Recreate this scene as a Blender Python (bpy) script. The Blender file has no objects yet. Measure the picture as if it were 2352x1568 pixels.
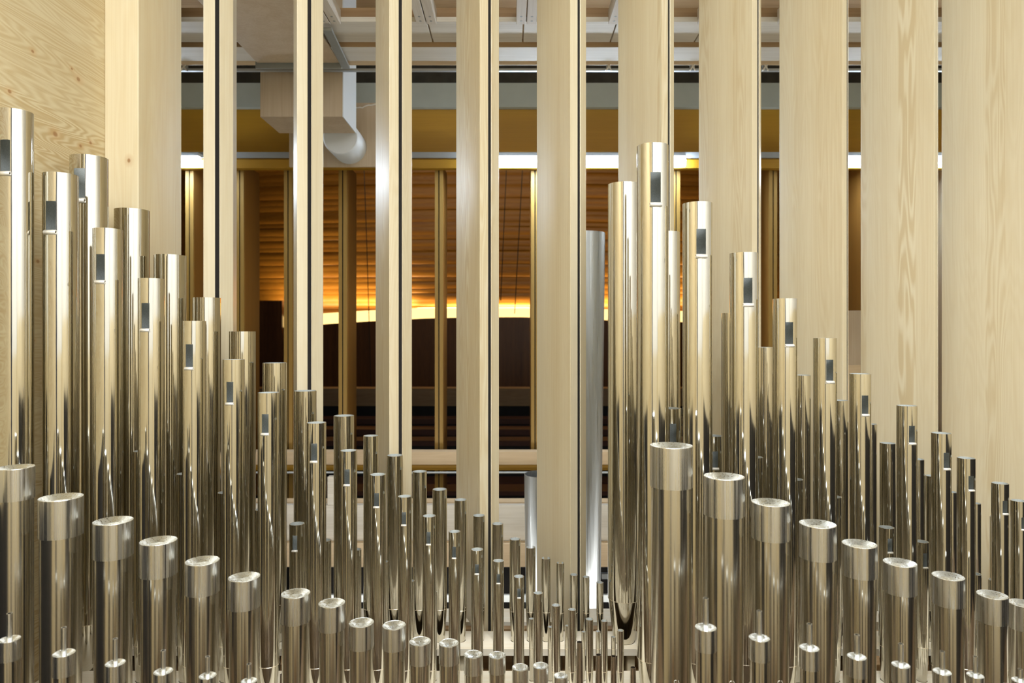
import bpy, bmesh, math, random
from math import sin, cos, pi, atan2, sqrt, radians
from mathutils import Vector
from mathutils.geometry import delaunay_2d_cdt
random.seed(7)
sc = bpy.context.scene
COL = sc.collection

# ------------------------------------------------------------------ camera
S = 0.001375            # metres per unit; depth 1600 units = 2.2 m
F = 1600.0              # focal length in photo pixels
CX, HY = 1176.0, 765.0  # principal column and eye level row
EYE = 2.30              # eye height above the chamber floor
cam = bpy.data.cameras.new('camera')
camo = bpy.data.objects.new('camera', cam); COL.objects.link(camo)
camo.location = (0, 0, EYE); camo.rotation_euler = (pi/2, 0, 0)
cam.sensor_width = 36.0; cam.lens = F/2352*36.0
cam.shift_y = -(784-HY)/2352.0
cam.clip_start = 0.05; cam.clip_end = 60
cam.dof.use_dof = True; cam.dof.focus_distance = 1.95; cam.dof.aperture_fstop = 4.5
sc.camera = camo
sc.view_settings.view_transform = 'Standard'
sc.view_settings.look = 'None'
sc.view_settings.gamma = 1.0
sc.view_settings.use_curve_mapping = False
sc.view_settings.exposure = 0.20
sc.cycles.use_denoising = True
sc.cycles.max_bounces = 14
sc.cycles.glossy_bounces = 10
sc.cycles.diffuse_bounces = 5
sc.cycles.sample_clamp_indirect = 6.0

# ------------------------------------------------------------------ world and lamps
w = bpy.data.worlds.new('world'); sc.world = w; w.use_nodes = True
w.node_tree.nodes['Background'].inputs[0].default_value = (0.9, 0.8, 0.65, 1)
w.node_tree.nodes['Background'].inputs[1].default_value = 0.02

def area(name, loc, target, sx, sy, power, col):
    l = bpy.data.lights.new(name, 'AREA'); l.shape = 'RECTANGLE'
    l.size = sx; l.size_y = sy; l.energy = power; l.color = col
    o = bpy.data.objects.new(name, l); COL.objects.link(o)
    o.location = loc
    d = Vector(target)-Vector(loc)
    o.rotation_euler = d.to_track_quat('-Z', 'Y').to_euler()
    return o
# unseen area lights added inside the organ case, above and behind the viewer
area('added_chamber_light', (0.1, -0.2, EYE+1.80), (0.0, 1.2, EYE-0.2), 2.2, 0.9, 44, (0.97, 0.98, 1.0))
area('added_chamber_light', (0.1, -0.2, EYE+1.83), (0.0, -0.2, EYE+3), 2.2, 0.9, 20, (0.90, 0.96, 1.0))  # added upward fill, whitens the ceiling that the cap tops mirror
area('added_chamber_light', (0.7, -0.7, EYE+1.75), (1.2, -1.9, EYE+0.6), 1.4, 0.4, 20, (0.90, 0.95, 1.0))  # added fill for the white rear wall mirrored in the pipes
area('added_chamber_light', (0.3, 0.4, EYE+1.85), (0.4, -1.7, EYE-1.5), 1.8, 0.4, 84, (0.93, 0.96, 1.0))  # added fill, brightens the lower rear wall mirrored in the capped pipes
# unseen light added low in the bay to brighten beams and overhead frame
area('added_bay_light', (0.2, 2.75, EYE-1.18), (0.2, 4.4, EYE+0.5), 4.2, 0.25, 19, (1.0, 0.98, 0.92))
# unseen light added to brighten the curved hall wall
area('added_hall_light', (0.0, 9.0, EYE+2.9), (0.0, 12.0, EYE+0.8), 6.0, 0.8, 34, (1.0, 0.85, 0.6))

# ------------------------------------------------------------------ materials
def newmat(name):
    m = bpy.data.materials.new(name); m.use_nodes = True
    nt = m.node_tree; b = nt.nodes['Principled BSDF']
    return m, nt, b
def N(nt, t, **kw):
    n = nt.nodes.new(t)
    for k, v in kw.items(): setattr(n, k, v)
    return n
def plain(name, col, rough=0.6, metal=0.0, spec=0.5, noise=0.0, nscale=30):
    m, nt, b = newmat(name)
    b.inputs['Roughness'].default_value = rough
    b.inputs['Metallic'].default_value = metal
    b.inputs['Specular IOR Level'].default_value = spec
    tc = N(nt, 'ShaderNodeTexCoord'); no = N(nt, 'ShaderNodeTexNoise')
    no.inputs['Scale'].default_value = nscale; no.inputs['Detail'].default_value = 4
    nt.links.new(tc.outputs['Object'], no.inputs['Vector'])
    mx = N(nt, 'ShaderNodeMixRGB')
    mx.inputs[1].default_value = (*[c*(1-noise) for c in col], 1)
    mx.inputs[2].default_value = (*[min(1, c*(1+noise)) for c in col], 1)
    nt.links.new(no.outputs['Fac'], mx.inputs[0])
    nt.links.new(mx.outputs[0], b.inputs['Base Color'])
    return m
def wood(name, light, dark, axis='Z', rough=0.5, coat=0.0, fine=1.0, rings=0.35, knots=(), contrast=1.0, lam=None, freq=95.0):
    """softwood: streaks along `axis`, growth rings, optional knots (object coordinates)"""
    m, nt, b = newmat(name); L = nt.links
    b.inputs['Roughness'].default_value = rough
    b.inputs['Coat Weight'].default_value = coat
    b.inputs['Coat Roughness'].default_value = 0.40
    tc = N(nt, 'ShaderNodeTexCoord'); oi = N(nt, 'ShaderNodeObjectInfo')
    off = N(nt, 'ShaderNodeVectorMath', operation='SCALE')
    cmb = N(nt, 'ShaderNodeCombineXYZ')
    L.new(oi.outputs['Random'], cmb.inputs[0]); L.new(oi.outputs['Random'], cmb.inputs[1]); L.new(oi.outputs['Random'], cmb.inputs[2])
    L.new(cmb.outputs[0], off.inputs[0]); off.inputs['Scale'].default_value = 7.3
    add = N(nt, 'ShaderNodeVectorMath', operation='ADD')
    L.new(tc.outputs['Object'], add.inputs[0]); L.new(off.outputs[0], add.inputs[1])
    def stretched(k_along, k_across):
        mp = N(nt, 'ShaderNodeMapping'); s = [k_across]*3; s['XYZ'.index(axis)] = k_along
        mp.inputs['Scale'].default_value = s; L.new(add.outputs[0], mp.inputs[0]); return mp
    m1 = stretched(0.6, 7.0); n1 = N(nt, 'ShaderNodeTexNoise'); n1.inputs['Scale'].default_value = 1.0
    n1.inputs['Detail'].default_value = 3; L.new(m1.outputs[0], n1.inputs['Vector'])
    # rings: sine of (distorted across coordinate)
    mul = N(nt, 'ShaderNodeMath', operation='MULTIPLY'); mul.inputs[1].default_value = freq
    L.new(n1.outputs['Fac'], mul.inputs[0])
    sn = N(nt, 'ShaderNodeMath', operation='SINE'); L.new(mul.outputs[0], sn.inputs[0])
    m2 = stretched(1.5, 330.0*fine); n2 = N(nt, 'ShaderNodeTexNoise'); n2.inputs['Scale'].default_value = 1.0
    n2.inputs['Detail'].default_value = 2; L.new(m2.outputs[0], n2.inputs['Vector'])
    m3 = stretched(0.35, 14.0); n3 = N(nt, 'ShaderNodeTexNoise'); n3.inputs['Scale'].default_value = 1.0
    n3.inputs['Detail'].default_value = 2; L.new(m3.outputs[0], n3.inputs['Vector'])
    a = N(nt, 'ShaderNodeMath', operation='MULTIPLY_ADD'); a.inputs[1].default_value = 0.5*rings; a.inputs[2].default_value = 0.0
    L.new(sn.outputs[0], a.inputs[0])
    c = N(nt, 'ShaderNodeMath', operation='MULTIPLY_ADD'); c.inputs[1].default_value = 0.9
    L.new(n2.outputs['Fac'], c.inputs[0]); L.new(a.outputs[0], c.inputs[2])
    d = N(nt, 'ShaderNodeMath', operation='MULTIPLY_ADD'); d.inputs[1].default_value = 1.1
    L.new(n3.outputs['Fac'], d.inputs[0]); L.new(c.outputs[0], d.inputs[2])
    mr = N(nt, 'ShaderNodeMapRange'); mr.inputs['From Min'].default_value = 0.65; mr.inputs['From Max'].default_value = 1.45
    if lam:     # glued strips, each with its own tone
        sp = N(nt, 'ShaderNodeSeparateXYZ'); L.new(add.outputs[0], sp.inputs[0])
        dv = N(nt, 'ShaderNodeMath', operation='DIVIDE'); dv.inputs[1].default_value = lam[1]; L.new(sp.outputs['XYZ'.index(lam[0])], dv.inputs[0])
        fl = N(nt, 'ShaderNodeMath', operation='FLOOR'); L.new(dv.outputs[0], fl.inputs[0])
        wn = N(nt, 'ShaderNodeTexWhiteNoise', noise_dimensions='1D'); L.new(fl.outputs[0], wn.inputs['W'])
        la = N(nt, 'ShaderNodeMath', operation='MULTIPLY_ADD'); la.inputs[1].default_value = 0.35; L.new(wn.outputs['Value'], la.inputs[0])
        L.new(d.outputs[0], la.inputs[2]); d = la; mr.inputs['From Max'].default_value = 1.7
        pw = N(nt, 'ShaderNodeMath', operation='POWER'); pw.inputs[1].default_value = 6.0; L.new(wn.outputs['Value'], pw.inputs[0])
        p2 = N(nt, 'ShaderNodeMath', operation='MULTIPLY_ADD'); p2.inputs[1].default_value = 0.8; p2.inputs[2].default_value = 0.5*rings
        L.new(pw.outputs[0], p2.inputs[0]); L.new(p2.outputs[0], a.inputs[1])
    L.new(d.outputs[0], mr.inputs['Value'])
    mx = N(nt, 'ShaderNodeMixRGB'); L.new(mr.outputs[0], mx.inputs[0])
    mid = [l + (k-l)*contrast for l, k in zip(light, dark)]
    mx.inputs[1].default_value = (*light, 1); mx.inputs[2].default_value = (*mid, 1)
    out = mx.outputs[0]
    for (kx, ky, kz, kr) in knots:
        vs = N(nt, 'ShaderNodeVectorMath', operation='SUBTRACT'); vs.inputs[1].default_value = (kx, ky, kz)
        L.new(tc.outputs['Object'], vs.inputs[0])
        sq = N(nt, 'ShaderNodeVectorMath', operation='MULTIPLY'); e = [1, 1, 1]; e['XYZ'.index(axis)] = 0.7
        sq.inputs[1].default_value = e; L.new(vs.outputs[0], sq.inputs[0])
        ln = N(nt, 'ShaderNodeVectorMath', operation='LENGTH'); L.new(sq.outputs[0], ln.inputs[0])
        q = N(nt, 'ShaderNodeMapRange'); q.inputs['From Min'].default_value = kr*0.5; q.inputs['From Max'].default_value = kr
        q.inputs['To Min'].default_value = 0.85; q.inputs['To Max'].default_value = 0.0
        L.new(ln.outputs['Value'], q.inputs['Value'])
        km = N(nt, 'ShaderNodeMixRGB'); L.new(q.outputs[0], km.inputs[0]); L.new(out, km.inputs[1])
        km.inputs[2].default_value = (0.23, 0.10, 0.035, 1); out = km.outputs[0]
        q2 = N(nt, 'ShaderNodeMapRange'); q2.inputs['From Min'].default_value = kr; q2.inputs['From Max'].default_value = kr*3
        q2.inputs['To Min'].default_value = 0.35; q2.inputs['To Max'].default_value = 0.0
        L.new(ln.outputs['Value'], q2.inputs['Value'])
        km = N(nt, 'ShaderNodeMixRGB'); L.new(q2.outputs[0], km.inputs[0]); L.new(out, km.inputs[1])
        km.inputs[2].default_value = (0.55, 0.31, 0.12, 1); out = km.outputs[0]
    L.new(out, b.inputs['Base Color'])
    bp = N(nt, 'ShaderNodeBump'); bp.inputs['Strength'].default_value = 0.08; bp.inputs['Distance'].default_value = 0.002
    L.new(n2.outputs['Fac'], bp.inputs['Height']); L.new(bp.outputs[0], b.inputs['Normal'])
    return m
def metal(name, col, rough, streak=0.25, aniso=0.0, radial=False, wobble=0.0):
    m, nt, b = newmat(name); L = nt.links
    b.inputs['Metallic'].default_value = 1.0
    b.inputs['Roughness'].default_value = rough
    tc = N(nt, 'ShaderNodeTexCoord'); mp = N(nt, 'ShaderNodeMapping')
    mp.inputs['Scale'].default_value = (260, 260, 1.6); L.new(tc.outputs['Object'], mp.inputs[0])
    no = N(nt, 'ShaderNodeTexNoise'); no.inputs['Scale'].default_value = 1.0; no.inputs['Detail'].default_value = 4
    L.new(mp.outputs[0], no.inputs['Vector'])
    mr = N(nt, 'ShaderNodeMapRange'); mr.inputs['To Min'].default_value = rough*0.6; mr.inputs['To Max'].default_value = rough*1.5+0.02
    mr.inputs['From Min'].default_value = 0.3; mr.inputs['From Max'].default_value = 0.7
    L.new(no.outputs['Fac'], mr.inputs['Value']); L.new(mr.outputs[0], b.inputs['Roughness'])
    mx = N(nt, 'ShaderNodeMixRGB'); mx.inputs[1].default_value = (*[c*(1-0.14*streak) for c in col], 1)
    mx.inputs[2].default_value = (*col, 1); L.new(no.outputs['Fac'], mx.inputs[0]); L.new(mx.outputs[0], b.inputs['Base Color'])
    # hand-scraped sheet: long shallow waves in the surface
    mp2 = N(nt, 'ShaderNodeMapping'); mp2.inputs['Scale'].default_value = (55, 55, 1.3); L.new(tc.outputs['Object'], mp2.inputs[0])
    n2 = N(nt, 'ShaderNodeTexNoise'); n2.inputs['Scale'].default_value = 1.0; n2.inputs['Detail'].default_value = 5
    L.new(mp2.outputs[0], n2.inputs['Vector'])
    bp = N(nt, 'ShaderNodeBump'); bp.inputs['Strength'].default_value = streak; bp.inputs['Distance'].default_value = 0.0006
    L.new(n2.outputs['Fac'], bp.inputs['Height']); L.new(bp.outputs[0], b.inputs['Normal'])
    if aniso:
        b.inputs['Anisotropic'].default_value = aniso
        tg = N(nt, 'ShaderNodeTangent'); tg.direction_type = 'RADIAL'; tg.axis = 'Z'
        L.new(tg.outputs[0], b.inputs['Tangent'])
    return m
def emit(name, col, strength):
    m, nt, b = newmat(name)
    b.inputs['Base Color'].default_value = (*col, 1)
    b.inputs['Emission Color'].default_value = (*col, 1)
    b.inputs['Emission Strength'].default_value = strength
    return m

M = {}
M['pipe'] = metal('polished_pipe_metal', (0.64, 0.615, 0.54), 0.07, streak=0.30)
M['dull'] = metal('brushed_pipe_metal', (0.64, 0.61, 0.535), 0.17, streak=0.35)
M['cap'] = metal('cap_metal', (0.68, 0.67, 0.63), 0.26, streak=0.3)
M['dish'] = metal('turned_cap_top', (0.74, 0.77, 0.77), 0.30, streak=0.5, aniso=0.85)
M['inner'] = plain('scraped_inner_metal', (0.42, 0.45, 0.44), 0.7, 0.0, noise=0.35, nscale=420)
M['roll'] = plain('rolled_tongue_metal', (0.74, 0.72, 0.66), 0.45, 0.35, noise=0.18, nscale=300)
M['solder'] = metal('solder_seam', (0.9, 0.82, 0.68), 0.25, streak=0.1)
M['zinc'] = metal('matte_facade_metal', (0.50, 0.53, 0.55), 0.42, streak=0.15)
M['tapered'] = metal('reed_metal', (0.42, 0.36, 0.30), 0.24, streak=0.3)
SPL, SPD = (0.75, 0.675, 0.485), (0.66, 0.545, 0.345)
M['louver'] = wood('varnished_spruce_upright', (0.755, 0.69, 0.515), (0.62, 0.515, 0.32), 'Z', 0.42, coat=1.0, freq=170.0, lam=('Y', 0.062), rings=0.15)
M['post'] = wood('spruce_post', SPL, SPD, 'Z', 0.5, rings=0.3)
M['spruce_x'] = wood('spruce_along', (0.90, 0.86, 0.74), (0.82, 0.72, 0.55), 'X', 0.55, rings=0.25)
M['white_x'] = wood('limed_board', (0.70, 0.66, 0.58), (0.55, 0.50, 0.41), 'X', 0.6, rings=0.15)
M['white_y'] = wood('limed_board_deep', (0.66, 0.61, 0.53), (0.52, 0.45, 0.37), 'Y', 0.6, rings=0.15)
M['ply'] = wood('plywood', (0.56, 0.46, 0.33), (0.46, 0.35, 0.23), 'Z', 0.6, rings=0.2)
M['brown_x'] = wood('brown_board', (0.36, 0.23, 0.11), (0.26, 0.15, 0.06), 'X', 0.6, rings=0.3)
M['pink_x'] = wood('pale_beam', (0.72, 0.56, 0.36), (0.60, 0.44, 0.26), 'X', 0.55, rings=0.2)
M['mustard'] = wood('mustard_panel', (0.42, 0.225, 0.010), (0.35, 0.18, 0.006), 'X', 0.55, rings=0.1)
M['mustard_z'] = wood('mustard_post', (0.40, 0.25, 0.06), (0.30, 0.17, 0.03), 'Z', 0.5, rings=0.1)
M['leaf'] = wood('dark_shutter_wood', (0.34, 0.18, 0.04), (0.26, 0.12, 0.02), 'Z', 0.5, rings=0.1)
M['felt'] = plain('black_felt', (0.012, 0.010, 0.009), 0.95, noise=0.3, nscale=300)
M['walnut'] = wood('dark_walnut', (0.13, 0.082, 0.04), (0.09, 0.055, 0.025), 'X', 0.6, rings=0.3)
M['navy'] = plain('navy_strip', (0.018, 0.022, 0.045), 0.7)
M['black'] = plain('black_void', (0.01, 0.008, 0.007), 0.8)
M['alu'] = plain('brushed_aluminium', (0.40, 0.42, 0.42), 0.5, 0.5, noise=0.08)
M['steelpaint'] = plain('grey_painted_steel', (0.27, 0.28, 0.26), 0.5, 0.2, noise=0.1)
M['duct'] = plain('white_duct', (0.66, 0.69, 0.70), 0.5, noise=0.03, nscale=8)
M['concrete'] = plain('dark_concrete', (0.055, 0.052, 0.04), 0.9, noise=0.5, nscale=14)
M['whitewash'] = plain('whitewashed_beam', (0.37, 0.41, 0.38), 0.8, noise=0.10, nscale=9)
M['tray'] = plain('lamp_tray', (0.30, 0.32, 0.33), 0.5, noise=0.05)
M['tube'] = emit('fluorescent_tube', (0.72, 0.85, 1.0), 66.0)
M['cove'] = emit('lit_cove_glow', (1.0, 0.66, 0.24), 1.7)
M['floor'] = plain('dark_floor', (0.05, 0.035, 0.022), 0.6, noise=0.3)
M['seat'] = plain('dark_red_seating', (0.07, 0.02, 0.008), 0.6, noise=0.3)
M['hallwood'] = wood('hall_wood', (0.44, 0.19, 0.018), (0.31, 0.115, 0.008), 'X', 0.45, rings=0.3)
M['hallpanel'] = wood('hall_dark_panel', (0.15, 0.06, 0.018), (0.06, 0.02, 0.006), 'Z', 0.30, rings=0.2)
M['cable'] = plain('dark_cable', (0.02, 0.015, 0.01), 0.7)
M['wcable'] = plain('white_cable', (0.7, 0.68, 0.62), 0.5)
M['whitewall'] = plain('white_wall', (0.80, 0.80, 0.78), 0.7)

# ------------------------------------------------------------------ helpers
def W(px, py, Z):
    """world point seen at photo column px, row py at depth Z (units)"""
    return Vector(((px-CX)*Z/F*S, Z*S, EYE-(py-HY)*Z/F*S))
def tag(o, label=None, cat=None, group=None, kind=None):
    if label: o['label'] = label
    if cat: o['category'] = cat
    if group: o['group'] = group
    if kind: o['kind'] = kind
    return o
def link(name, me, mats, parent=None, loc=(0, 0, 0), smooth=None):
    for m in (mats if isinstance(mats, (list, tuple)) else [mats]): me.materials.append(m)
    o = bpy.data.objects.new(name, me); COL.objects.link(o); o.location = loc
    if parent: o.parent = parent
    if smooth is not None:
        for p in me.polygons: p.use_smooth = smooth
    return o
def empty(name, loc):
    o = bpy.data.objects.new(name, None); COL.objects.link(o); o.location = loc
    o.empty_display_size = 0.05
    return o
class MB:
    def __init__(s): s.v = []; s.f = []; s.mi = []; s.sm = []
    def quad(s, pts, mi=0, sm=False):
        b = len(s.v); s.v += [tuple(p) for p in pts]; s.f.append(tuple(range(b, b+len(pts)))); s.mi.append(mi); s.sm.append(sm)
    def box(s, a, b, mi=0):
        x0, y0, z0 = [min(p, q) for p, q in zip(a, b)]; x1, y1, z1 = [max(p, q) for p, q in zip(a, b)]
        V = [(x0,y0,z0),(x1,y0,z0),(x1,y1,z0),(x0,y1,z0),(x0,y0,z1),(x1,y0,z1),(x1,y1,z1),(x0,y1,z1)]
        o = len(s.v); s.v += V
        for f in ((0,3,2,1),(4,5,6,7),(0,1,5,4),(1,2,6,5),(2,3,7,6),(3,0,4,7)):
            s.f.append(tuple(i+o for i in f)); s.mi.append(mi); s.sm.append(False)
        return s
    def prism(s, poly, z0, z1, mi=0):
        """poly: list of (x,y) counter-clockwise or not; closed, extruded in z"""
        ar = sum(poly[i][0]*poly[(i+1) % len(poly)][1]-poly[(i+1) % len(poly)][0]*poly[i][1] for i in range(len(poly)))
        if ar < 0: poly = poly[::-1]
        n = len(poly); o = len(s.v)
        s.v += [(x, y, z0) for x, y in poly]+[(x, y, z1) for x, y in poly]
        s.f.append(tuple(o+i for i in range(n))[::-1]); s.mi.append(mi); s.sm.append(False)
        s.f.append(tuple(o+n+i for i in range(n))); s.mi.append(mi); s.sm.append(False)
        for i in range(n):
            j = (i+1) % n
            s.f.append((o+i, o+j, o+n+j, o+n+i)); s.mi.append(mi); s.sm.append(False)
        return s
    def grid(s, rows, closed=True, mi=0, sm=True, skip=None):
        """rows of points, shared vertices; quads between successive rows"""
        n = len(rows[0]); o = len(s.v)
        for r in rows: s.v += [tuple(p) for p in r]
        for i in range(len(rows)-1):
            for k in range(n if closed else n-1):
                if skip and skip(i, k): continue
                k2 = (k+1) % n
                s.f.append((o+i*n+k, o+i*n+k2, o+(i+1)*n+k2, o+(i+1)*n+k)); s.mi.append(mi); s.sm.append(sm)
        return s
    def lathe(s, prof, seg=40, mi=0, sm=True):
        runs = [[prof[0]]]          # split the profile at sharp corners so the long sides shade straight
        for i in range(1, len(prof)):
            runs[-1].append(prof[i])
            if i+1 < len(prof):
                a = Vector((prof[i][0]-prof[i-1][0], prof[i][1]-prof[i-1][1])); b = Vector((prof[i+1][0]-prof[i][0], prof[i+1][1]-prof[i][1]))
                if a.length < 1e-7 or b.length < 1e-7 or a.angle(b) > 0.15: runs.append([prof[i]])
        for run in runs:
            s.grid([[(r*cos((k+.5)*2*pi/seg), r*sin((k+.5)*2*pi/seg), z) for k in range(seg)] for r, z in run], True, mi, sm)
        return s
    def tube(s, pts, r, seg=8, mi=0):
        pts = [Vector(p) for p in pts]; rows = []
        for i, p in enumerate(pts):
            d = (pts[min(i+1, len(pts)-1)]-pts[max(i-1, 0)]).normalized()
            a = d.orthogonal().normalized() if i == 0 else (a - d*a.dot(d)).normalized()
            bb = d.cross(a)
            rows.append([p+a*r*cos(2*pi*k/seg)+bb*r*sin(2*pi*k/seg) for k in range(seg)])
        s.grid(rows, True, mi, True)
        s.quad(rows[0][::-1], mi); s.quad(rows[-1], mi)
        return s
    def build(s, name, mats, parent=None, loc=(0, 0, 0)):
        me = bpy.data.meshes.new(name); me.from_pydata(s.v, [], s.f); 
        o = link(name, me, mats, parent, loc)
        for p, mi, sm in zip(me.polygons, s.mi, s.sm): p.material_index = mi; p.use_smooth = sm
        me.update(); return o
def bevel(o, wd=0.0015, seg=2):
    m = o.modifiers.new('bevel', 'BEVEL'); m.width = wd; m.segments = seg; m.limit_method = 'ANGLE'
    return o
def pxbox(name, x0, x1, y0, y1, Z, depth, mat, parent=None, bev=0.0015):
    """box whose front face at depth Z covers the given photo rectangle; origin at its base"""
    a = W(x0, y1, Z); b = W(x1, y0, Z)
    base = Vector(((a.x+b.x)/2, a.y, a.z))
    if parent is not None: base = base - parent.location
    hx = (b.x-a.x)/2
    o = MB().box((-hx, 0, 0), (hx, depth*S, b.z-a.z)).build(name, mat, parent, base)
    if bev: bevel(o, bev)
    return o

RACK = 683.0    # units below eye: top of rack boards
TOE = 800.0     # units below eye: top of the wind chest
zR, zT = EYE-RACK*S, EYE-TOE*S
SEG = 48

def pipe_body(r, z0, z1, slot=None, notch=None, wall=0.0011):
    """hollow tube from z0 to z1 (local). slot=(zb,zt): window facing -y. notch=depth of a cut at the rim facing -y"""
    dk = 2*pi/SEG
    ang = [-pi/2+(k+.5)*dk for k in range(SEG)]
    zs = [z0, z1]; holes = set()
    if slot: zs = [z0, slot[0], slot[1], z1]
    if notch: zs = [z0, z1-notch, z1]
    nz = len(zs)
    cols = [k for k in range(SEG) if min((k+1), SEG-(k+1)) <= (2 if slot else 3)]   # quad k spans k..k+1, centred on k+1
    row = 1
    skip = (lambda i, k: i == row and k in cols) if (slot or notch) else None
    mb = MB(); ri = r-wall
    mb.grid([[(r*cos(a), r*sin(a), z) for a in ang] for z in zs], True, 0, True, skip)
    inner = MB()
    rows = [[(ri*cos(a), ri*sin(a), z) for a in ang] for z in zs]
    n0 = len(mb.f); mb.grid(rows, True, 1, True, skip)
    for i in range(n0, len(mb.f)): mb.f[i] = mb.f[i][::-1]
    P = lambda rr, k, z: (rr*cos(ang[k % SEG]), rr*sin(ang[k % SEG]), z)
    for k in range(SEG):
        zt = z1-notch if (notch and k in cols) else z1
        mb.quad([P(r, k, zt), P(r, k+1, zt), P(ri, k+1, zt), P(ri, k, zt)], 2)
    if slot:
        for k in cols:
            mb.quad([P(r, k, slot[0]), P(r, k+1, slot[0]), P(ri, k+1, slot[0]), P(ri, k, slot[0])], 2)
            mb.quad([P(r, k, slot[1]), P(ri, k, slot[1]), P(ri, k+1, slot[1]), P(r, k+1, slot[1])], 2)
    if slot or notch:
        za, zb_ = (slot if slot else (z1-notch, z1))
        ks = sorted(cols, key=lambda k: (k+1+SEG//2) % SEG)
        for k in (ks[0], ks[-1]+1):
            mb.quad([P(r, k, za), P(ri, k, za), P(ri, k, zb_), P(r, k, zb_)], 2)
    return mb

ORD = ['first','second','third','fourth','fifth','sixth','seventh','eighth','ninth','tenth','eleventh','twelfth','thirteenth',
       'fourteenth','fifteenth','sixteenth','seventeenth','eighteenth','nineteenth','twentieth','twenty-first','twenty-second','twenty-third']
ALLP = []   # (x, y, radius at rack) for the rack holes

def geom(cx, ytop, wpx, Z):
    ca = 1/sqrt(1+((cx-CX)/F)**2)
    r = wpx*Z*ca/(2*F)*S
    x = (cx-CX)*Z/F*S; y = Z*S
    zt = EYE-(ytop-HY)*Z/F*S
    return r, x, y, zt
def foot(parent, r, zseam, dull=False, tip=0.24):
    """conical foot from the seam down to the wind chest, with the solder line"""
    L = zseam-0.0
    rt = max(r*tip, 0.0022)
    mb = MB().lathe([(0.0001, 0), (rt, 0.0), (rt*1.1, 0.004), (r*0.985, zseam-0.001), (r*0.985, zseam)], SEG)
    f = mb.build('foot', M['dull'] if dull else M['pipe'], parent)
    MB().lathe([(r*0.99, zseam-0.0012), (r*1.012, zseam-0.0006), (r*1.012, zseam+0.0006), (r*0.99, zseam+0.0012)], SEG).build('solder_line', M['solder'], f)
    frac = (zR-zT)/zseam
    return rt + (r-rt)*frac
def seam_h(r):
    return (TOE-620)*S + min(0.045, max(0, (r-0.012))*1.3)

def open_pipe(cx, ytop, wpx, Z, label, group, name='open_organ_pipe', slot=None, notch=False, mat='pipe', rollside=True):
    r, x, y, zt = geom(cx, ytop, wpx, Z)
    t = empty(name, (x, y, zT)); tag(t, label, 'organ pipe', group)
    h = zt-zT; zs = seam_h(r)
    sl = None
    if slot:
        k = Z/F*S
        sl = (h-(slot[1]-ytop)*k, h-(slot[0]-ytop)*k)
    mb = pipe_body(r, zs, h, sl, notch=(r*1.15 if notch else None))
    bd = mb.build('body', [M[mat], M['inner'], M['solder']], t)
    if notch: bd.rotation_euler = (0, 0, pi)
    rr = foot(t, r, zs)
    ALLP.append((x, y, rr))
    if sl:
        # rolled-down tongue of the tuning slot: a small open spiral tube lying across the slot foot
        ln = r*0.38; rad = max(r*0.15, 0.0013); pts = []
        m2 = MB(); n = 22; rows = []
        for i in range(n+1):
            a = i/n*2*pi*1.45 + pi/2; q = rad*(1-0.30*i/n)
            rows.append([(-ln, -q*cos(a)*1.0, q*sin(a)), (ln, -q*cos(a)*1.0, q*sin(a))])
        m2.grid(rows, False, 0, True)
        o = m2.build('tuning_roll', M['roll'], t, (0, -r*0.97-rad*0.35, sl[0]-rad*0.85))
        sm = o.modifiers.new('thick', 'SOLIDIFY'); sm.thickness = 0.0009
    return t
def dish_cap(parent, R, z0, z1, chim=0.0, mat='cap'):
    mb = MB().lathe([(R*0.93, z0), (R, z0), (R, z0+0.001), (R, z1-0.0006), (R*0.992, z1)], SEG)
    c = mb.build('cap', M[mat], parent)
    d = MB().lathe([(R*0.992, z1), (R*0.975, z1-0.0004), (R*0.55, z1-R*0.24), (max(chim, R*0.02), z1-R*0.33)], SEG)
    if not chim: d.quad([(R*0.02*cos((k+.5)*2*pi/SEG), R*0.02*sin((k+.5)*2*pi/SEG), z1-R*0.33) for k in range(SEG)])
    d.build('cap_top', M['dish'], c)
    return c
def stopped_pipe(cx, ytop, wpx, Z, label, group, capk=0.97):
    R, x, y, zt = geom(cx, ytop, wpx, Z); r = R*0.935
    t = empty('stopped_organ_pipe', (x, y, zT)); tag(t, label, 'organ pipe', group)
    h = zt-zT; zs = seam_h(r); hc = 2*R*capk
    MB().lathe([(r, zs), (r, h-hc*0.6), (r*0.9, h-hc*0.6)], SEG).build('body', M['dull'], t)
    dish_cap(t, R, h-hc, h)
    rr = foot(t, r, zs, True)
    ALLP.append((x, y, rr)); return t
def chimney_pipe(cx, ytop, wpx, ychim, wch, Z, label, group):
    R, x, y, zt = geom(cx, ytop, wpx, Z); r = R*0.92; rc = wch/wpx*R
    zc_ = EYE-(ychim-HY)*Z/F*S
    t = empty('chimney_organ_pipe', (x, y, zT)); tag(t, label, 'organ pipe', group)
    h = zt-zT; zs = min(seam_h(r), h*0.6); hc = 2*R*1.05
    MB().lathe([(r, zs), (r, h-hc*0.6), (r*0.9, h-hc*0.6)], SEG).build('body', M['dull'], t)
    c = dish_cap(t, R, h-hc, h, rc*0.98, 'cap')
    hh = zc_-zT
    MB().lathe([(rc, h-R*0.35), (rc, hh), (rc*0.82, hh), (rc*0.82, h+0.0), (0.0001, h)], 24).build('chimney', M['cap'], t)
    rr = foot(t, r, zs, True)
    ALLP.append((x, y, rr)); return t
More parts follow.
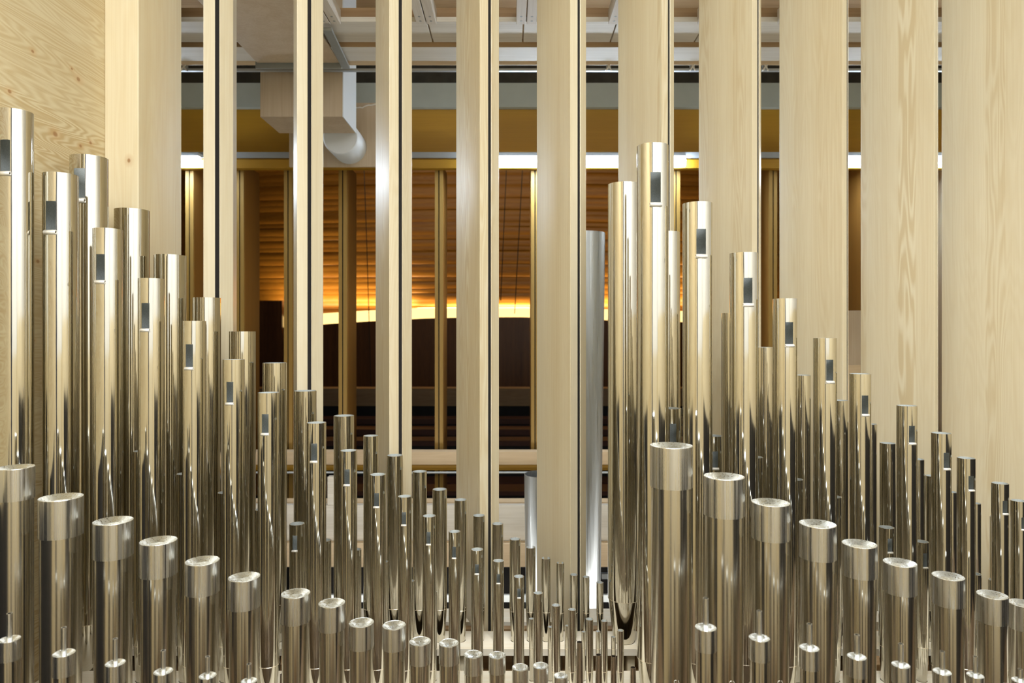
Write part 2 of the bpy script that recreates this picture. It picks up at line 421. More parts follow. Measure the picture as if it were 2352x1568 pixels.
def tapered_pipe(cx, ytop, wpx, Z, label, group):
    r, x, y, zt = geom(cx, ytop, wpx, Z)
    t = empty('tapered_organ_pipe', (x, y, zT)); tag(t, label, 'organ pipe', group)
    h = zt-zT; zs = min(seam_h(r), h*0.5); rb = r*1.75; wl = 0.0009
    MB().lathe([(rb, zs), (r, h), (r-wl, h), (rb-wl, zs+0.002)], 32).build('body', [M['tapered']], t)
    rr = foot(t, rb, zs, True)
    ALLP.append((x, y, rr)); return t

# ------------------------------------------------------------------ setting: swell box
XL = -936*S; XR = 1400*S
knots = []
for (px, py, kr) in ((180,182,.0075),(127,308,.009),(185,335,.0055),(208,328,.006),(22,210,.006),(75,118,.005),(87,600,.006),(78,782,.004),(165,158,.004)):
    Z = -936*F/(px-CX); p = W(px, py, Z); knots.append((p.x, p.y, p.z, kr))
M['sidewall'] = wood('knotty_spruce_boarding', (0.68, 0.585, 0.37), (0.53, 0.395, 0.20), 'Y', 0.5, freq=300.0, lam=('Z', 0.17), rings=0.55, fine=0.45, knots=knots)
kn2 = []
for (px, py, kr) in ((296,405,.006),(268,14,.004)):
    p = W(px, py, 1600); kn2.append((p.x-(-897*S), 0, p.z-zR+0.05, kr))
M['jamb'] = wood('knotty_spruce_post', (0.83, 0.74, 0.52), (0.74, 0.61, 0.37), 'Z', 0.5, rings=0.2, knots=kn2)
def wallbox(name, a, b, mat, kind='structure'):
    o = MB().box(a, b).build(name, mat); tag(o, kind=kind); return o
ZTOP = EYE+2.15; YB = -1.7
wallbox('wall_left', (XL-0.05, YB, 0), (XL, 1810*S, ZTOP), M['sidewall'])
for nm_, xa_, xb_ in (('dark_blocker_left', XL, XL+0.04), ('dark_blocker_right', XR-0.04, XR)):  # unseen black boxes along the side walls, added to darken pipe reflections
    wallbox(nm_, (xa_, 0.3 if nm_ == 'dark_blocker_left' else -0.6, 0), (xb_, 1.5 if nm_ == 'dark_blocker_left' else 2.2, EYE-0.40), M['black'])
wallbox('wall_right_lower', (XR, YB, 0), (XR+0.05, 1810*S, EYE+0.1), M['post'])
wallbox('wall_right_upper', (XR, YB, EYE+0.1), (XR+0.05, 1810*S, ZTOP), M['whitewall'])
# the rear wall: dark strip added for the dark line in pipe reflections, white painted upper wall, wood below
wallbox('wall_back_left', (XL, YB-0.05, 0), (-0.74, YB, ZTOP), M['post'])
wallbox('wall_back_upper', (-0.40, YB-0.05, EYE-0.15), (XR, YB, ZTOP), M['whitewall'])
wallbox('wall_back_middle', (-0.40, YB-0.05, 0.30), (XR, YB, EYE-0.15), M['post'])
wallbox('wall_back_lower', (-0.40, YB-0.05, 0), (XR, YB, 0.30), M['brown_x'])
wallbox('dark_reflection_strip', (-0.74, YB-0.05, 0), (-0.40, YB-0.03, ZTOP), M['navy'])
wallbox('ceiling', (XL, YB, ZTOP), (XR, 1600*S, ZTOP+0.05), M['whitewall'])
wallbox('floor', (XL-0.05, YB-0.05, -0.05), (XR+0.05, 1810*S, 0), M['floor'])
j = MB().box((-39*S, 0, -0.05), (39*S, 209*S, ZTOP-zR)).build('trim_1', M['jamb'], None, (-897*S, 1600*S, zR))
bevel(j, 0.003); tag(j, kind='structure')

# ------------------------------------------------------------------ near shutters
def louver(X0, label):
    t = empty('swell_shutter', (X0*S, 1600*S, zR-0.02)); tag(t, label, 'shutter', 'swell shutters standing open')
    poly = [(0,0),(19,20),(14,23.3),(21,31.3),(26,28),(43,64),(-27,262),(-70,198)]
    o = MB().prism([(a*S, b*S) for a, b in poly], 0, ZTOP-zR).build('board', M['louver'], t); bevel(o, 0.0015)
    fl = [(18.5,22),(24.5,29),(21,31.3),(14,23.3)]
    MB().prism([(a*S, b*S) for a, b in fl], 0.0, ZTOP-zR-0.001).build('felt_strip', M['felt'], t)
LX = [-709,-494,-282,-74,134,344,552,760,970,1179]
for i, X0 in enumerate(LX):
    if i == 0: lab = 'pale spruce swell shutter nearest the corner post at left'
    elif i == 9: lab = 'broad spruce swell shutter cut off by the right edge of the photo'
    else: lab = '%s pale spruce swell shutter counted from the corner post' % ORD[i]
    louver(X0, lab)

# ------------------------------------------------------------------ pipes
# slotted open rank, left (cx, top row, width, slot top, slot bottom)
PL_ = [(36,258,87,330,402,1240),(139,402,85,468,534),(248,527,71,587,646),(348,640,63,697,755),(446,737,56,790,842),(537,825,51,875,922),
 (617,901,50,948,991),(727,970,45,1015,1054),(801,1034,39,1074,1108),(868,1089,37,1128,1158),(930,1139,32,1172,1200),(986,1184,31,1217,1244),
 (1044,1220,27,1251,1276),(1096,1261,28,1291,1312),(1145,1287,25,1314,1334),(1192,1323,24,1347,1367),(1236,1361,21),(1277,1389,20),(1314,1399,18),
 (1354,1421,17.5),(1388,1425,15.5),(1425,1447,15.5)]
for i, p in enumerate(PL_):
    Z = p[5] if len(p) > 5 else 1280
    if len(p) > 3:
        lab = '%s slotted polished pipe from the wooden side wall' % ORD[i] if i else 'largest slotted polished pipe, cut off by the left edge'
        open_pipe(p[0], p[1], p[2], Z, lab, 'slotted pipes stepping down from the left', 'slotted_organ_pipe', slot=p[3:5])
    else:
        k = i-16
        lab = ['slim unslotted pipe right after the smallest slotted pipe, middle row'] + ['%s slim unslotted pipe after the smallest slotted pipe, middle row' % ORD[q] for q in range(1, 6)]
        open_pipe(p[0], p[1], p[2], Z, lab[k], 'slim pipes ending the slotted row')
# slotted open rank, right
PR_ = [(1499,336,73,403,472),(1602,468,69,530,588),(1708,582,66,640,698),(1803,686,57,740,790),(1895,776,55,825,873),(1976,858,51,906,948),
 (2083,931,49,975,1013),(2162,994,48,1036,1071),(2219,1051,44,1089,1120),(2297,1109,42,1146,1174),(2340,1149,40,1184,1210)]
for i, p in enumerate(PR_):
    lab = ('tallest slotted polished pipe right of centre' if i == 0 else '%s slotted polished pipe going right from the tallest one right of centre' % ORD[i])
    open_pipe(p[0], p[1], p[2], 1280, lab, 'slotted pipes stepping down to the right', 'slotted_organ_pipe', slot=p[3:5])
# plain open rank behind, left
QL_ = [(205,363,91,1430),(303,483,83),(391,587,76),(475,684,66),(557,761,62),(631,833,56),(701,897,52),(790,954,47),(852,1000,35),(907,1045,37),
 (964,1082,33),(1010,1123,33),(1058,1147,29),(1100,1183,28),(1143,1202,26),(1183,1237,25),(1219,1256,22),(1254,1281,21),(1287,1292,18),(1318,1319,18),
 (1346,1324,16),(1378,1337,16)]
for i, p in enumerate(QL_):
    Z = p[3] if len(p) > 3 else 1550
    if i == 0:
        open_pipe(p[0], p[1], p[2], Z, 'wide slotted pipe standing behind the second front one against the corner post', 'plain pipes of the back row, left', 'slotted_organ_pipe', slot=(395, 463))
    elif 16 <= i <= 18:
        lab = ['notched pipe before the silver facade pipe, tallest of the three notched', 'middle one of the three notched back-row pipes', 'shortest of the three notched back-row pipes'][i-16]
        open_pipe(p[0], p[1], p[2], Z, lab, 'notched pipes of the back row', 'notched_organ_pipe', notch=True)
    elif i > 18:
        lab = ['tallest', 'middle', 'shortest'][i-19]+' of the three thin back-row pipes right of the notched ones'
        open_pipe(p[0], p[1], p[2], Z, lab, 'thin pipes of the back row')
    else:
        open_pipe(p[0], p[1], p[2], Z, '%s plain open pipe of the left back row, counted from the corner post' % ORD[i-1], 'plain pipes of the back row, left')
# back rank, right: (cx, top, width, Z)
QR_ = [(1433,424,74),(1530,534,62),(1684,719,54),(1754,797,48),(1841,861,44),(1929,919,41),(1996,973,38),(2039,1017,38),(2107,1054,34),(2141,1092,33),
 (2184,1129,30),(2240,1155,28),(2286,1186,27)]
labs = ['tall plain pipe just left of the tallest slotted pipe', 'plain pipe behind the gap right of the tallest slotted pipe']
for i, p in enumerate(QR_):
    lab = labs[i] if i < 2 else '%s plain back-row pipe counted rightwards from the tall plain one' % ORD[i]
    open_pipe(p[0], p[1], p[2], 1550 if i != 7 else 1470, lab, 'plain pipes of the back row, right')
# third rank with short dark pipes in between
R_ = [(327,1035,42,0),(426,1087,41,0),(519,1130,39,0),(604,1169,37,0),(682,1202,35,(1225,1258)),(746,1240,30,0),(818,1261,24,0),(881,1289,22,0),
 (944,1333,17,0),(997,1358,14,0),(1221,1420,12,0),(1264,1439,12,0),(1302,1436,10,0),(1340,1450,9.5,0),(1373.6,1449,11,0),(1409,1462,11,0)]
for i, p in enumerate(R_):
    if p[3]: lab = 'short dark slotted pipe between the seventh and eighth tall slotted pipes'
    else: lab = '%s short dark pipe of the middle-left row hidden behind slotted pipes' % ORD[i]
    open_pipe(p[0], p[1], p[2], 1372, lab, 'short dark pipes between the rows, left', 'short_organ_pipe' , slot=p[3] if p[3] else None)
RR_ = [(1541,937,48,(970,1012)),(1637,1000,43,(1033,1070)),(1733,1049,40,0),(1826,1100,38,0),(1915,1140,37,0),(2036,1210,37,(1232,1262)),(2117,1243,34,(1266,1297)),(2240,1317,30,0),(2284,1331,29,0)]
for i, p in enumerate(RR_):
    lab = '%s short dark %spipe counted right from the tallest slotted pipe' % (ORD[i], 'slotted ' if p[3] else '')
    open_pipe(p[0], p[1], p[2], 1372, lab, 'short dark pipes between the rows, right', 'short_organ_pipe', slot=p[3] if p[3] else None)
# stopped rank
SL_ = [(36,1072,92),(140,1141,107),(260,1195,96),(364,1241,89),(465,1287,81),(561,1324,75),(679,1362,68),(762,1384,62),(830,1429,58),(905,1435,54),
 (965,1472,50),(1031,1476,46),(1087,1502,43),(1142,1504,39),(1195,1532,38),(1242,1528,35.5),(1288,1551,32)]
for i, p in enumerate(SL_):
    lab = 'stopped pipe with bright cap, cut off by the left edge' if i == 0 else '%s stopped pipe with bright cap, counted from the left edge' % ORD[i]
    stopped_pipe(p[0], p[1], p[2], 1050 if i < 12 else 1080, lab, 'capped pipes of the front left row')
SR_ = [(1542,1022,99),(1663,1093,95),(1770,1153,90),(1878,1202,87),(1974,1248,83),(2067,1291,80),(2178,1322,78),(2279,1365,76),(2350,1385,72)]
for i, p in enumerate(SR_):
    lab = 'tallest capped pipe right of centre, below the tallest slotted pipe' if i == 0 else '%s capped pipe going right from the tallest capped one right of centre' % ORD[i]
    Z = 1050
    if i == 8: Z = 1130
    tp_ = stopped_pipe(p[0], p[1], p[2], Z, lab, 'capped pipes of the front right row')
    mk = {0: (1541, 1543), 1: (1666, 1546), 2: (1775, 1547), 3: (1888, 1555), 7: (2287, 1558)}.get(i)
    if mk:      # small stamped note letter with a mark beneath
        k_ = Z/F*S; cxm = (mk[0]-p[0])*k_*0.97; zm = (EYE-(mk[1]-HY)*k_)-tp_.location.z; rb_ = geom(*p[:3], Z)[0]*0.935
        def on(x_, z_): return (x_, -sqrt(max(rb_**2-x_**2, 0))-0.0002, z_)
        m = MB(); m.tube([on(cxm+3.2*k_*cos(a_), zm+3.6*k_*sin(a_)) for a_ in [0.9+q*0.42 for q in range(12)]], 0.55*k_, 6)
        m.build('stamped_mark', M['roll'], tp_)
        MB().tube([on(cxm+6*k_, zm+3*k_), on(cxm+8*k_, zm-2.5*k_)], 0.55*k_, 6).build('stamped_mark', M['roll'], tp_)
        MB().tube([on(cxm, zm-9*k_), on(cxm+0.4*k_, zm-14*k_)], 0.9*k_, 6).build('stamped_mark', M['roll'], tp_)
# chimney rank
FL_ = [(22,1467,54,20,1408,15),(147,1499,55,146,1440,13),(265,1522,49,264,1466,12),(375,1541,46,376,1493,12),(477,1551,41,477,1507,11),(572,1563,38,572,1524,11)]
for i, p in enumerate(FL_):
    chimney_pipe(p[0], p[1], p[2], p[4], p[5], 900, '%s small chimney pipe along the bottom, counted from the left edge' % ORD[i], 'chimney pipes bottom left')
FR_ = [(1621,1440,50,1373,14),(1744,1464,49,1402,13),(1859,1487,47,1432,13),(1968,1507,46,1457,13),(2069,1526,44,1478,13),(2164,1542,45,1495,13),(2240,1550,42,1507,12),(2343,1562,42,1536,12)]
for i, p in enumerate(FR_):
    chimney_pipe(p[0], p[1], p[2], p[3], p[4], 900, '%s small chimney pipe along the bottom right of centre' % ORD[i], 'chimney pipes bottom right')
# tapered small reeds
T_ = [(648,1548,10),(740,1551,9.5),(891,1537,13),(957,1563,12),(1022,1565,12),(1331,1474,13),(1375,1503,12.5),(1409.5,1506,11.5),(1454,1532,12.5)]
for i, p in enumerate(T_):
    lab = ('%s tapered brown pipe along the bottom edge left of centre' % ORD[i]) if i < 5 else ('%s tapered brown pipe in the low centre cluster' % ORD[i-5])
    tapered_pipe(p[0], p[1], p[2], 1165, lab, 'small tapered pipes')
# silver facade pipes beyond the shutters
def facade(cx, ytop, wt, wb, Z, label):
    r, x, y, zt = geom(cx, ytop, wt, Z); r2 = r*wb/wt
    zb = EYE-(1400-HY)*Z/F*S
    t = empty('facade_organ_pipe', (x, y, zb)); tag(t, label, 'organ pipe', 'silver facade pipes beyond the shutters')
    h = zt-zb
    MB().lathe([(r2, 0.0), (r, h), (r-0.0015, h), (r2-0.0015, 0.002)], SEG).build('body', M['zinc'], t)
    MB().lathe([(0.012, -0.20), (r2, 0.0)], SEG).build('foot', M['zinc'], t)
facade(1247, 1088, 86, 78, 2150, 'short silver pipe beyond the fifth shutter')
facade(1342, 536, 96, 74, 2150, 'tall silver pipe seen between the fifth and sixth shutters')

# ------------------------------------------------------------------ rack boards, wind chest
def board(name, x0, x1, Z0, Z1, ztop, th, mat, label):
    """flat board with a round hole for every pipe that passes through it"""
    y0, y1 = Z0*S, Z1*S
    vs = [(x0, y0), (x1, y0), (x1, y1), (x0, y1)]; edges = [(0,1),(1,2),(2,3),(3,0)]; holes = []
    for (x, y, r) in ALLP:
        rr = r+0.0015
        if x-rr > x0 and x+rr < x1 and y-rr > y0 and y+rr < y1:
            b = len(vs); n = 20; holes.append((x, y, rr))
            vs += [(x+rr*cos(2*pi*k/n), y+rr*sin(2*pi*k/n)) for k in range(n)]
            edges += [(b+k, b+(k+1) % n) for k in range(n)]
    V, E, Fc, *_ = delaunay_2d_cdt([Vector(v) for v in vs], edges, [], 0, 1e-6)
    keep = []
    for f in Fc:
        c = sum((V[i] for i in f), Vector((0, 0)))/len(f)
        if not any((c.x-h[0])**2+(c.y-h[1])**2 < (h[2]*0.98)**2 for h in holes): keep.append(list(f))
    bm = bmesh.new()
    cx0, cy0 = (x0+x1)/2, y0
    bv = [bm.verts.new((v.x-cx0, v.y-cy0, 0)) for v in V]
    for f in keep:
        try: bm.faces.new([bv[i] for i in f])
        except ValueError: pass
    bmesh.ops.recalc_face_normals(bm, faces=bm.faces)
    if bm.faces[0].normal.z < 0: bmesh.ops.reverse_faces(bm, faces=bm.faces)
    ex = bmesh.ops.extrude_face_region(bm, geom=bm.faces[:])
    dv = [g for g in ex['geom'] if isinstance(g, bmesh.types.BMVert)]
    bmesh.ops.translate(bm, verts=dv, vec=(0, 0, th))
    bmesh.ops.recalc_face_normals(bm, faces=bm.faces)
    me = bpy.data.meshes.new(name); bm.to_mesh(me); bm.free()
    o = link(name, me, mat, None, (cx0, cy0, ztop-th)); tag(o, label, 'board'); return o
x0b, x1b = XL+0.004, XR-0.01
board('rack_board', x0b, x1b, 1507, 1598, zR, 0.020, M['spruce_x'], 'pale rack board around the back-row pipes, under the shutters')
board('rack_board', x0b, x1b, 1190, 1410, zR, 0.020, M['spruce_x'], 'pale rack board around the slotted pipes, low in the centre')
board('rack_board', x0b, x1b, 850, 1182, zR-0.0001, 0.020, M['walnut'], 'brown rack board around the capped pipes, at the bottom edge')
c = MB().box((x0b, 840*S, 0), (x1b, 1640*S, zT)).build('wind_chest', M['walnut']); tag(c, 'wooden wind chest carrying all the pipe feet', 'wind chest')
# support rails behind and between the boards
o = pxbox('support_board', 980, 1500, 1508, 1600, 1660, 20, M['brown_x']); 
o.location.z = zT; tag(o, 'brown board seen in the gap below the back rack board', 'board')
for px, nm in ((1448, 'short pale post under the rack board near the big pipe'), (1063, 'short pale post under the rack board, left of centre')):
    p = W(px, 1500, 1530)
    o = MB().box((-8*S, -8*S, 0), (8*S, 8*S, zR-0.020-zT)).build('rack_post', M['post'], None, (p.x, p.y, zT)); tag(o, nm, 'post')
    
# far side beam just behind the shutter feet
def beam(name, y0, y1, Z, depth, mat, label, x0=300, x1=2200, cat='beam', bev=0.002):
    xa, xb = CX-1999*F/Z, CX+1999*F/Z
    o = pxbox(name, xa, xb, y0, y1, Z, depth, mat, bev=bev); tag(o, label, cat); return o
wallbox('wall_bay_left', (-2040*S, 1870*S, 0), (-2000*S, 3300*S, EYE+1300*S), M['post'])
wallbox('wall_bay_right', (2000*S, 1870*S, 0), (2040*S, 3300*S, EYE+1300*S), M['post'])
wallbox('ceiling_bay', (-2040*S, 1872*S, EYE+1300*S), (2040*S, 3300*S, EYE+1320*S), M['brown_x'])
wallbox('floor_bay', (-2040*S, 1815*S, -0.05), (2040*S, 3300*S, 0), M['floor'])
zC = EYE-663*1880/F*S
o = MB().box((-1999*S, 0, 0), (1999*S, 92*S, 0.03)).build('support_beam', M['spruce_x'], None, (0, 1880*S, zC-0.03))
tag(o, 'pale beam running behind the shutter feet', 'beam')
beam('aluminium_rail', 1366, 1383, 2240, 12, M['alu'], 'aluminium rail low behind the shutters', cat='rail')
beam('limed_board', 1160, 1246, 2700, 31, M['white_x'], 'whitish board behind the shutters, upper of the pair', cat='board')
beam('pale_board', 1248, 1302, 2662, 36, M['pink_x'], 'pale board below the whitish board', cat='board')
beam('board_edge', 1152, 1159, 2732, 60, M['pink_x'], 'thin pinkish board edge above the whitish board', cat='board')
beam('lower_lintel', 1037, 1067, 3020, 60, M['pink_x'], 'pale crossbeam below the far shutters', cat='beam')
beam('lower_lintel', 1067, 1080, 3030, 40, M['mustard'], 'mustard strip under the pale crossbeam', cat='beam')
t = W(0, 1085, 2990)
o = MB().tube([(-2.6, 0, 0), (2.6, 0, 0)], 0.0055, 12).build('white_rod', M['duct'], None, (0, t.y, t.z)); tag(o, 'thin white rod running under the crossbeam', 'rod')
beam('facade_sill', 1526, 1560, 2110, 80, M['brown_x'], 'brown sill carrying the silver facade pipes', cat='board')
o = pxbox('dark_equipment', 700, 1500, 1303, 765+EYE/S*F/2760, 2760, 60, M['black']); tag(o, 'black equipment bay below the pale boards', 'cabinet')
for px, py, ww, hh in ((1402,1303,10,12),(1395,1318,26,12),(1402,1337,10,22),(1405,1366,16,18)):
    o = pxbox('fitting', px-ww/2, px+ww/2, py, py+hh, 2740, 20, M['alu'], bev=0.002)
    tag(o, 'small metal fitting in the dark bay at row %s beside the big plain pipe' % {1303:'one',1318:'two',1337:'three',1366:'four'}[py], 'fitting', 'metal fittings in the dark bay')

# ------------------------------------------------------------------ far shutter wall
FX = [325,435,550.5,661.5,787,898,1008,1118,1229,1336,1444,1553,1663,1776,1886,1997,2108]
for i, px in enumerate(FX):
    Z = 3100; top = W(px, 376, Z); bot = W(px, 1155, Z)
    t = empty('far_shutter', (top.x, Z*S, bot.z)); hw = 18*S; h = top.z-bot.z
    tag(t, '%s dark shutter of the far opening, counted from the left' % ORD[i], 'shutter', 'far shutters with golden edges')
    b = MB().box((-hw, 0.012, 0), (hw, 195*S, h)).build('board', M['leaf'], t); bevel(b, 0.002)
    e = MB().box((-hw, 0, 0), (-2.5*S, 0.012, h)); e.box((2.5*S, 0, 0), (hw, 0.012, h)); e.build('edge_strip', M['mustard_z'], t)
    MB().box((-2.5*S, 0.006, 0), (2.5*S, 0.012, h)).build('felt_strip', M['felt'], t)
beam('lintel', 366, 386, 3040, 40, M['mustard'], 'mustard head rail over the far shutters', x0=200, x1=2300)
beam('lintel_panel', 247, 366, 3110, 30, M['mustard'], 'mustard panel above the far shutters', x0=200, x1=2300, cat='panel')
beam('whitewashed_beam', 190, 246, 3080, 70, M['whitewash'], 'whitewashed beam above the mustard panel', x0=200, x1=2300)
for (yy, xs) in ((204, (950, 1232)), (222, (1160, 1230)), (211, (1548, 1605))):
    pass
beam('concrete_slab', 120, 190, 3180, 60, M['concrete'], 'dark concrete band above the whitewashed beam', x0=200, x1=2300, cat='slab')
def lamp(x0, x1, label):
    Z = 2990; a = W(x0, 381, Z); b = W(x1, 357, Z)
    t = empty('fluorescent_lamp', ((a.x+b.x)/2, Z*S, a.z)); tag(t, label, 'lamp', 'fluorescent lamps over the far opening')
    L = b.x-a.x; h = b.z-a.z
    m = MB(); rows = []
    rr = h*0.47
    m.tube([(-L/2, 0.02, h*0.45), (L/2, 0.02, h*0.45)], rr, 16).build('diffuser', M['tube'], t)
    hs = MB().box((-L/2, 0.0, h*0.98), (L/2, 0.06, h*1.3)).build('housing', M['tray'], t)
lamp(60, 455, 'lit fluorescent lamp at left, its end showing beside the corner post')
lamp(1105, 1575, 'lit fluorescent lamp spanning the middle gaps')
lamp(1905, 2250, 'lit fluorescent lamp at the right gap')
beam('lamp_tray', 349, 362, 3038, 12, M['tray'], 'grey cable tray behind the lamps', x0=200, x1=2300, cat='tray', bev=0.001)

# ------------------------------------------------------------------ overhead timber frame
KO = 1.03
def hb(name, X0, X1, Z0, Z1, H, th, mat, label, cat='board', bev=0.0015):
    """horizontal board: underside H units above eye"""
    X0, X1, Z0, Z1, H = [q*KO for q in (X0, X1, Z0, Z1, H)]; X0 = max(X0, -1999); X1 = min(X1, 1999)
    Z0 = max(Z0, 1870)
    o = MB().box((-(X1-X0)/2*S, 0, 0), ((X1-X0)/2*S, (Z1-Z0)*S, th)).build(name, mat, None, ((X0+X1)/2*S, Z0*S, EYE+H*S)); bevel(o, bev)
    tag(o, label, cat); return o
seams = [-2000, -870, -556, -243, 33, 302, 560, 830, 2000]
nm = ['at the far left','over the plywood duct','right of the plywood duct','left of centre','over the centre','just right of centre','over the sixth gap','at the far right']
for i in range(8):
    hb('frame_board', seams[i]+2, seams[i+1]-2, 2000, 2141, 894, 0.02, M['white_x'], 'limed overhead board '+nm[i], 'board')
hb('frame_board', -2000, 2000, 2143, 2250, 879, 0.010, M['white_x'], 'long limed overhead board behind the row of short ones')
hb('frame_board', -2000, 2000, 2252, 2296, 882, 0.03, M['pink_x'], 'narrow tan overhead board next to the steel rail')
hb('frame_board', -2000, 2000, 2141.4, 2142.8, 880, 0.035, M['brown_x'], 'brown edge strip across the overhead frame', bev=0)
hb('cross_member', -2000, 2000, 2020, 2050, 912, 0.045, M['brown_x'], 'brown upright board closing the overhead frame')
jx = [-1040, -520, -245, 41, 305, 560, 790]
for i, X in enumerate(jx):
    for sgn in (-1, 1):
        j0 = X+sgn*15-13.5; 
        o = hb('joist', j0, j0+27, 1650, 2000, 886, 0.06, M['white_y'], '%s joist of the %s overhead pair' % ('left' if sgn < 0 else 'right', ORD[i]), 'joist')
        o['group'] = 'paired overhead joists'
        for zz in (1950, 1978):
            MB().lathe([(0.0001, -0.0006), (0.005, -0.0006), (0.005, 0.001)], 12).build('screw', M['steelpaint'], o, (0, (zz*KO-1870)*S, 0))
t = W(0, 160, 2372)
o = MB().box((-1999*S, 0, -0.004), (1999*S, 0.02, 0.006)).build('steel_rail', M['alu'], None, (0, t.y, t.z)); tag(o, 'thin steel rail across the overhead frame', 'rail')
# plywood duct and hanging box
hb('plywood_duct', -824, -557, 1680, 2250, 873, 0.007, M['ply'], 'large grey plywood duct overhead at left', 'duct')
hb('duct_flange', -830, -551, 2252, 2262, 857, 0.030, M['steelpaint'], 'grey metal flange at the end of the plywood duct', 'flange')
HB = 2400
t = empty('hanging_box', W(692, 268, HB)); tag(t, 'pale wooden box hanging below the overhead frame', 'box')
hx = (787-598)/2*HB/F*S; hz = EYE+1300*S-t.location.z; dy = 199*S
o = MB().box((-hx, 0, 0), (hx, dy, hz)).build('box', M['ply'], t); bevel(o, 0.002)
MB().box((hx, 0.0, 0.0), (hx+0.004, dy, hz)).build('side_panel', M['duct'], t)
ZD = HB+200
p = W(782, 314, ZD)
m = MB(); seg = 40; R = 41*ZD/F*S
rows = [[(q*cos(2*pi*k/seg), yy, q*sin(2*pi*k/seg)) for k in range(seg)] for q, yy in ((R*0.93, 0), (R, 0.008), (R, 0.20))]
m.grid(rows, True, 0, True); m.quad([(R*0.93*cos(2*pi*k/seg), 0, R*0.93*sin(2*pi*k/seg)) for k in range(seg)])
o = m.build('round_duct', M['duct'], None, p); tag(o, 'round white duct end below the hanging box', 'duct')
o = pxbox('plywood_sheet', 664, 900, 236, 383, ZD+0.20/S+0.5, 12, M['ply']); tag(o, 'plywood sheet behind the round duct', 'sheet')
pts = [W(812+i*5, 249 - (3 if i < 4 else 9*min(1, (i-4)/3)) + 1.5*sin(i), 2744) for i in range(12)]
b0 = pts[0].copy()
o = MB().tube([q-b0 for q in pts], 0.004, 8).build('cable', M['wcable'], None, b0); tag(o, 'white cable above the plywood panel', 'cable')
# metal strap under the duct edge
b0 = W(742, 70, 2050); e0 = W(786, 158, 2340)
o = MB().box((0, 0, 0), (0.035, 0.001, 0.012)).build('strap', M['steelpaint'], None, b0)
me = o.data; d = e0-b0
for v in me.vertices:
    if v.co.y > 0: v.co += d
tag(o, 'grey metal strap along the duct edge', 'strap')
# clamps on the rail
for px, nm_ in ((1398, 'over the fifth gap'), (1590, 'over the seventh gap'), (1757, 'over the eighth gap'), (425, 'beside the corner post')):
    p = W(px, 157, 2366); t = empty('rail_clamp', p); tag(t, 'bright screw clamp on the steel rail '+nm_, 'clamp', 'clamps on the steel rail')
    MB().box((-0.010, -0.008, -0.012), (0.010, 0.012, 0.016)).build('bracket', M['alu'], t)
    MB().tube([(-0.014, -0.010, -0.014), (0.012, -0.010, 0.022)], 0.004, 8).build('bolt', M['roll'], t)
    MB().tube([(0.012, -0.012, -0.016), (-0.010, -0.012, 0.020)], 0.0035, 8).build('bolt', M['roll'], t)
# pale panel in the last gap
o = pxbox('plywood_sheet', 1935, 2010, 713, 838, 2520, 12, M['ply']); tag(o, 'small plywood sheet in the narrow gap at right', 'sheet')
o = pxbox('pale_upright', 1935, 2020, 838, 765+EYE/S*F/2520, 2520, 12, M['pink_x']); tag(o, 'pale board below the small plywood sheet at right', 'board')
o = pxbox('brace', 752, 790, 1095, 1159.5, 2700, 30, M['white_x']); tag(o, 'pale block standing on the whitish board at left', 'block')
# far-side side walls of the opening, keep stray views closed
# ------------------------------------------------------------------ concert hall beyond
def hallwall():
    Z0 = 8600; m = MB(); rows = []
    n = 150
    for i in range(n+1):
        py = 300+ (745-300)*i/n
        z = EYE-(py-HY)*Z0/F*S
        r_ = 0.004*sin(i*1.35)+0.005*sin(i*0.61+1)+0.007*sin(i*0.23)
        row = []
        for k in range(25):
            px = 250+k*90; a = (px-1150)/1000
            x = (px-CX)*Z0/F*S; y = Z0*S + 0.9*a*a + r_*(1+0.3*sin(k*0.9+i*0.05))
            row.append((x, y, z))
        rows.append(row)
    m.grid(rows, False, 0, True)
    o = m.build('wall_hall', M['hallwood']); tag(o, kind='structure')
    s = o.modifiers.new('thick', 'SOLIDIFY'); s.thickness = 0.1; s.offset = -1
hallwall()
# parapet in front of the cove
prof = [(250,768),(500,760),(650,752),(750,744),(843,738),(975,731),(1100,728),(1200,728),(1393,735),(1600,740),(2400,760)]
Z0 = 8350; m = MB(); top = [W(a_, b_, Z0) for a_, b_ in prof]; zb = -1.2
for i in range(len(top)-1):
    a_, b_ = top[i], top[i+1]
    m.quad([(a_.x, a_.y, zb), (b_.x, b_.y, zb), b_, a_]); m.quad([a_, b_, (b_.x, b_.y+0.08, b_.z), (a_.x, a_.y+0.08, a_.z)])
    m.quad([(b_.x, b_.y+0.08, zb), (a_.x, a_.y+0.08, zb), (a_.x, a_.y+0.08, a_.z), (b_.x, b_.y+0.08, b_.z)])
o = m.build('parapet', M['hallpanel']); tag(o, 'dark wooden balcony front below the glowing cove', 'parapet')
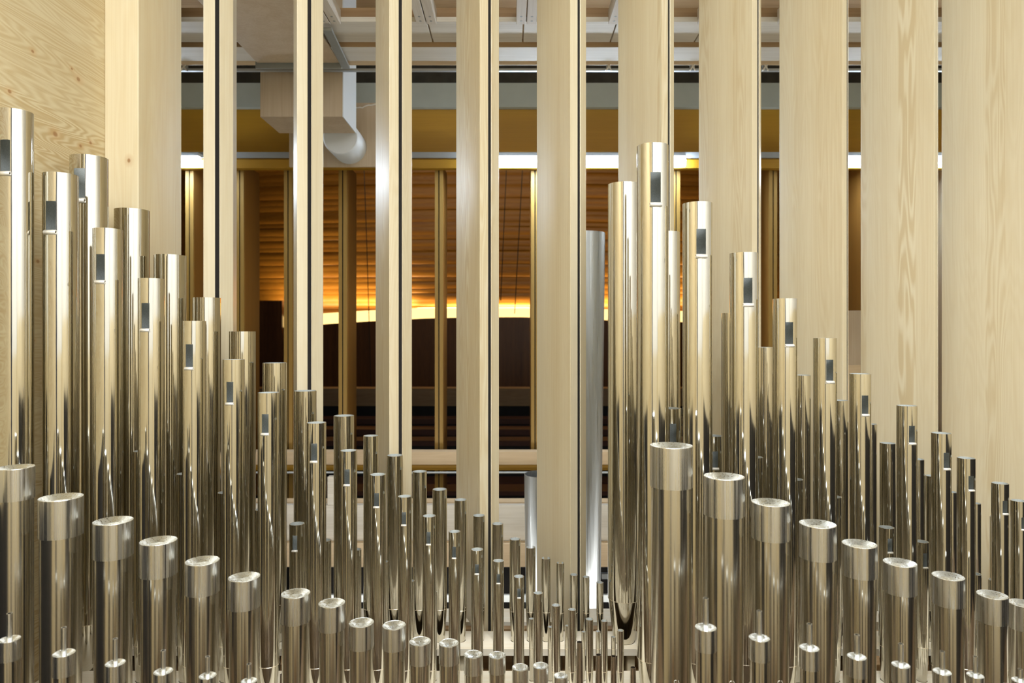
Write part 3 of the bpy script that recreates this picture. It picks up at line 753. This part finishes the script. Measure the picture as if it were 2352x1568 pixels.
# emissive panel above the parapet: brightness of the lit cove wall built in
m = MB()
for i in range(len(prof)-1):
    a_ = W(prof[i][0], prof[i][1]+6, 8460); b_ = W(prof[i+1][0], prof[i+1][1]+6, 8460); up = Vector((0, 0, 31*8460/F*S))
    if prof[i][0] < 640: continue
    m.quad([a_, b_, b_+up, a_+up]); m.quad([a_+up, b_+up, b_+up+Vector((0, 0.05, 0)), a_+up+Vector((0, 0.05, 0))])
o = m.build('cove_glow_panel', M['cove']); tag(o, 'warm glowing panel for the lit cove wall behind the balcony front', 'lamp')
area('cove_light', (-0.3, 8480*S, EYE+0.42), (-0.3, 8480*S+0.10, EYE+2), 7.5, 0.06, 85, (1.0, 0.76, 0.45))
o = pxbox('hall_partition', 590, 648, 690, 765+(EYE+1.2)/S*F/8200, 8200, 60, M['hallpanel']); tag(o, 'dark rounded partition in the hall, seen in the second gap', 'partition')
for i, (y0, y1, Z) in enumerate(((892,932,6600),(962,974,6200),(986,1000,5800),(1012,1024,5400),(1108,1116,5000),(1128,1138,4600))):
    t = empty('seat_row', W(1300, 765+(EYE+1.2)/S*F/Z, Z)); nm_ = ['broad brown bench front below the balcony front', 'upper dark seat row', 'second dark seat row', 'third dark seat row', 'fourth dark seat row, below the crossbeam','lowest dark seat row, below the crossbeam'][i]
    tag(t, nm_, 'seat row', 'dark horizontal rows in the hall'); hw = 1000*Z/F*S; top_ = (EYE-(y0-HY)*Z/F*S)+1.2; mid_ = (EYE-(y1-HY)*Z/F*S)+1.2
    MB().box((-hw, 0.02, 0), (hw, 0.3, top_-0.002)).build('bench', M['black'], t)
    MB().box((-hw, 0, mid_), (hw, 0.3, top_)).build('top_rail', M['seat'] if i else M['brown_x'], t)
wallbox('wall_far', (-9, 9000*S+1.2, -3), (9, 9000*S+1.3, 8), M['hallpanel'])
wallbox('ceiling_hall', (-9, 3300*S, EYE+3.2), (9, 9000*S+1.2, EYE+3.3), M['hallpanel'])
wallbox('floor_hall', (-9, 1815*S, -1.3), (9, 9000*S+1.2, -1.2), M['black'])
for (xa, ya, xb, yb, s_) in ((1163,390,1150,690,'left of the two over the middle gap'),(1200,390,1182,720,'right of the two over the middle gap'),(836,390,853,905,'in the gap left of the third shutter')):
    ya_ = HY-(3.2/S)*F/7000; xa += (xb-xa)*(ya_-ya)/(yb-ya); a_ = W(xa, ya_, 7000); b_ = W(xb, yb, 7000)
    o = MB().tube([Vector((0,0,0)), (b_-a_)*0.5+Vector((0,0.02,0)), b_-a_], 0.006, 6).build('hanging_cable', M['cable'], None, a_); tag(o, 'thin dark cable hanging in the hall, '+s_, 'cable', 'cables hanging in the hall')
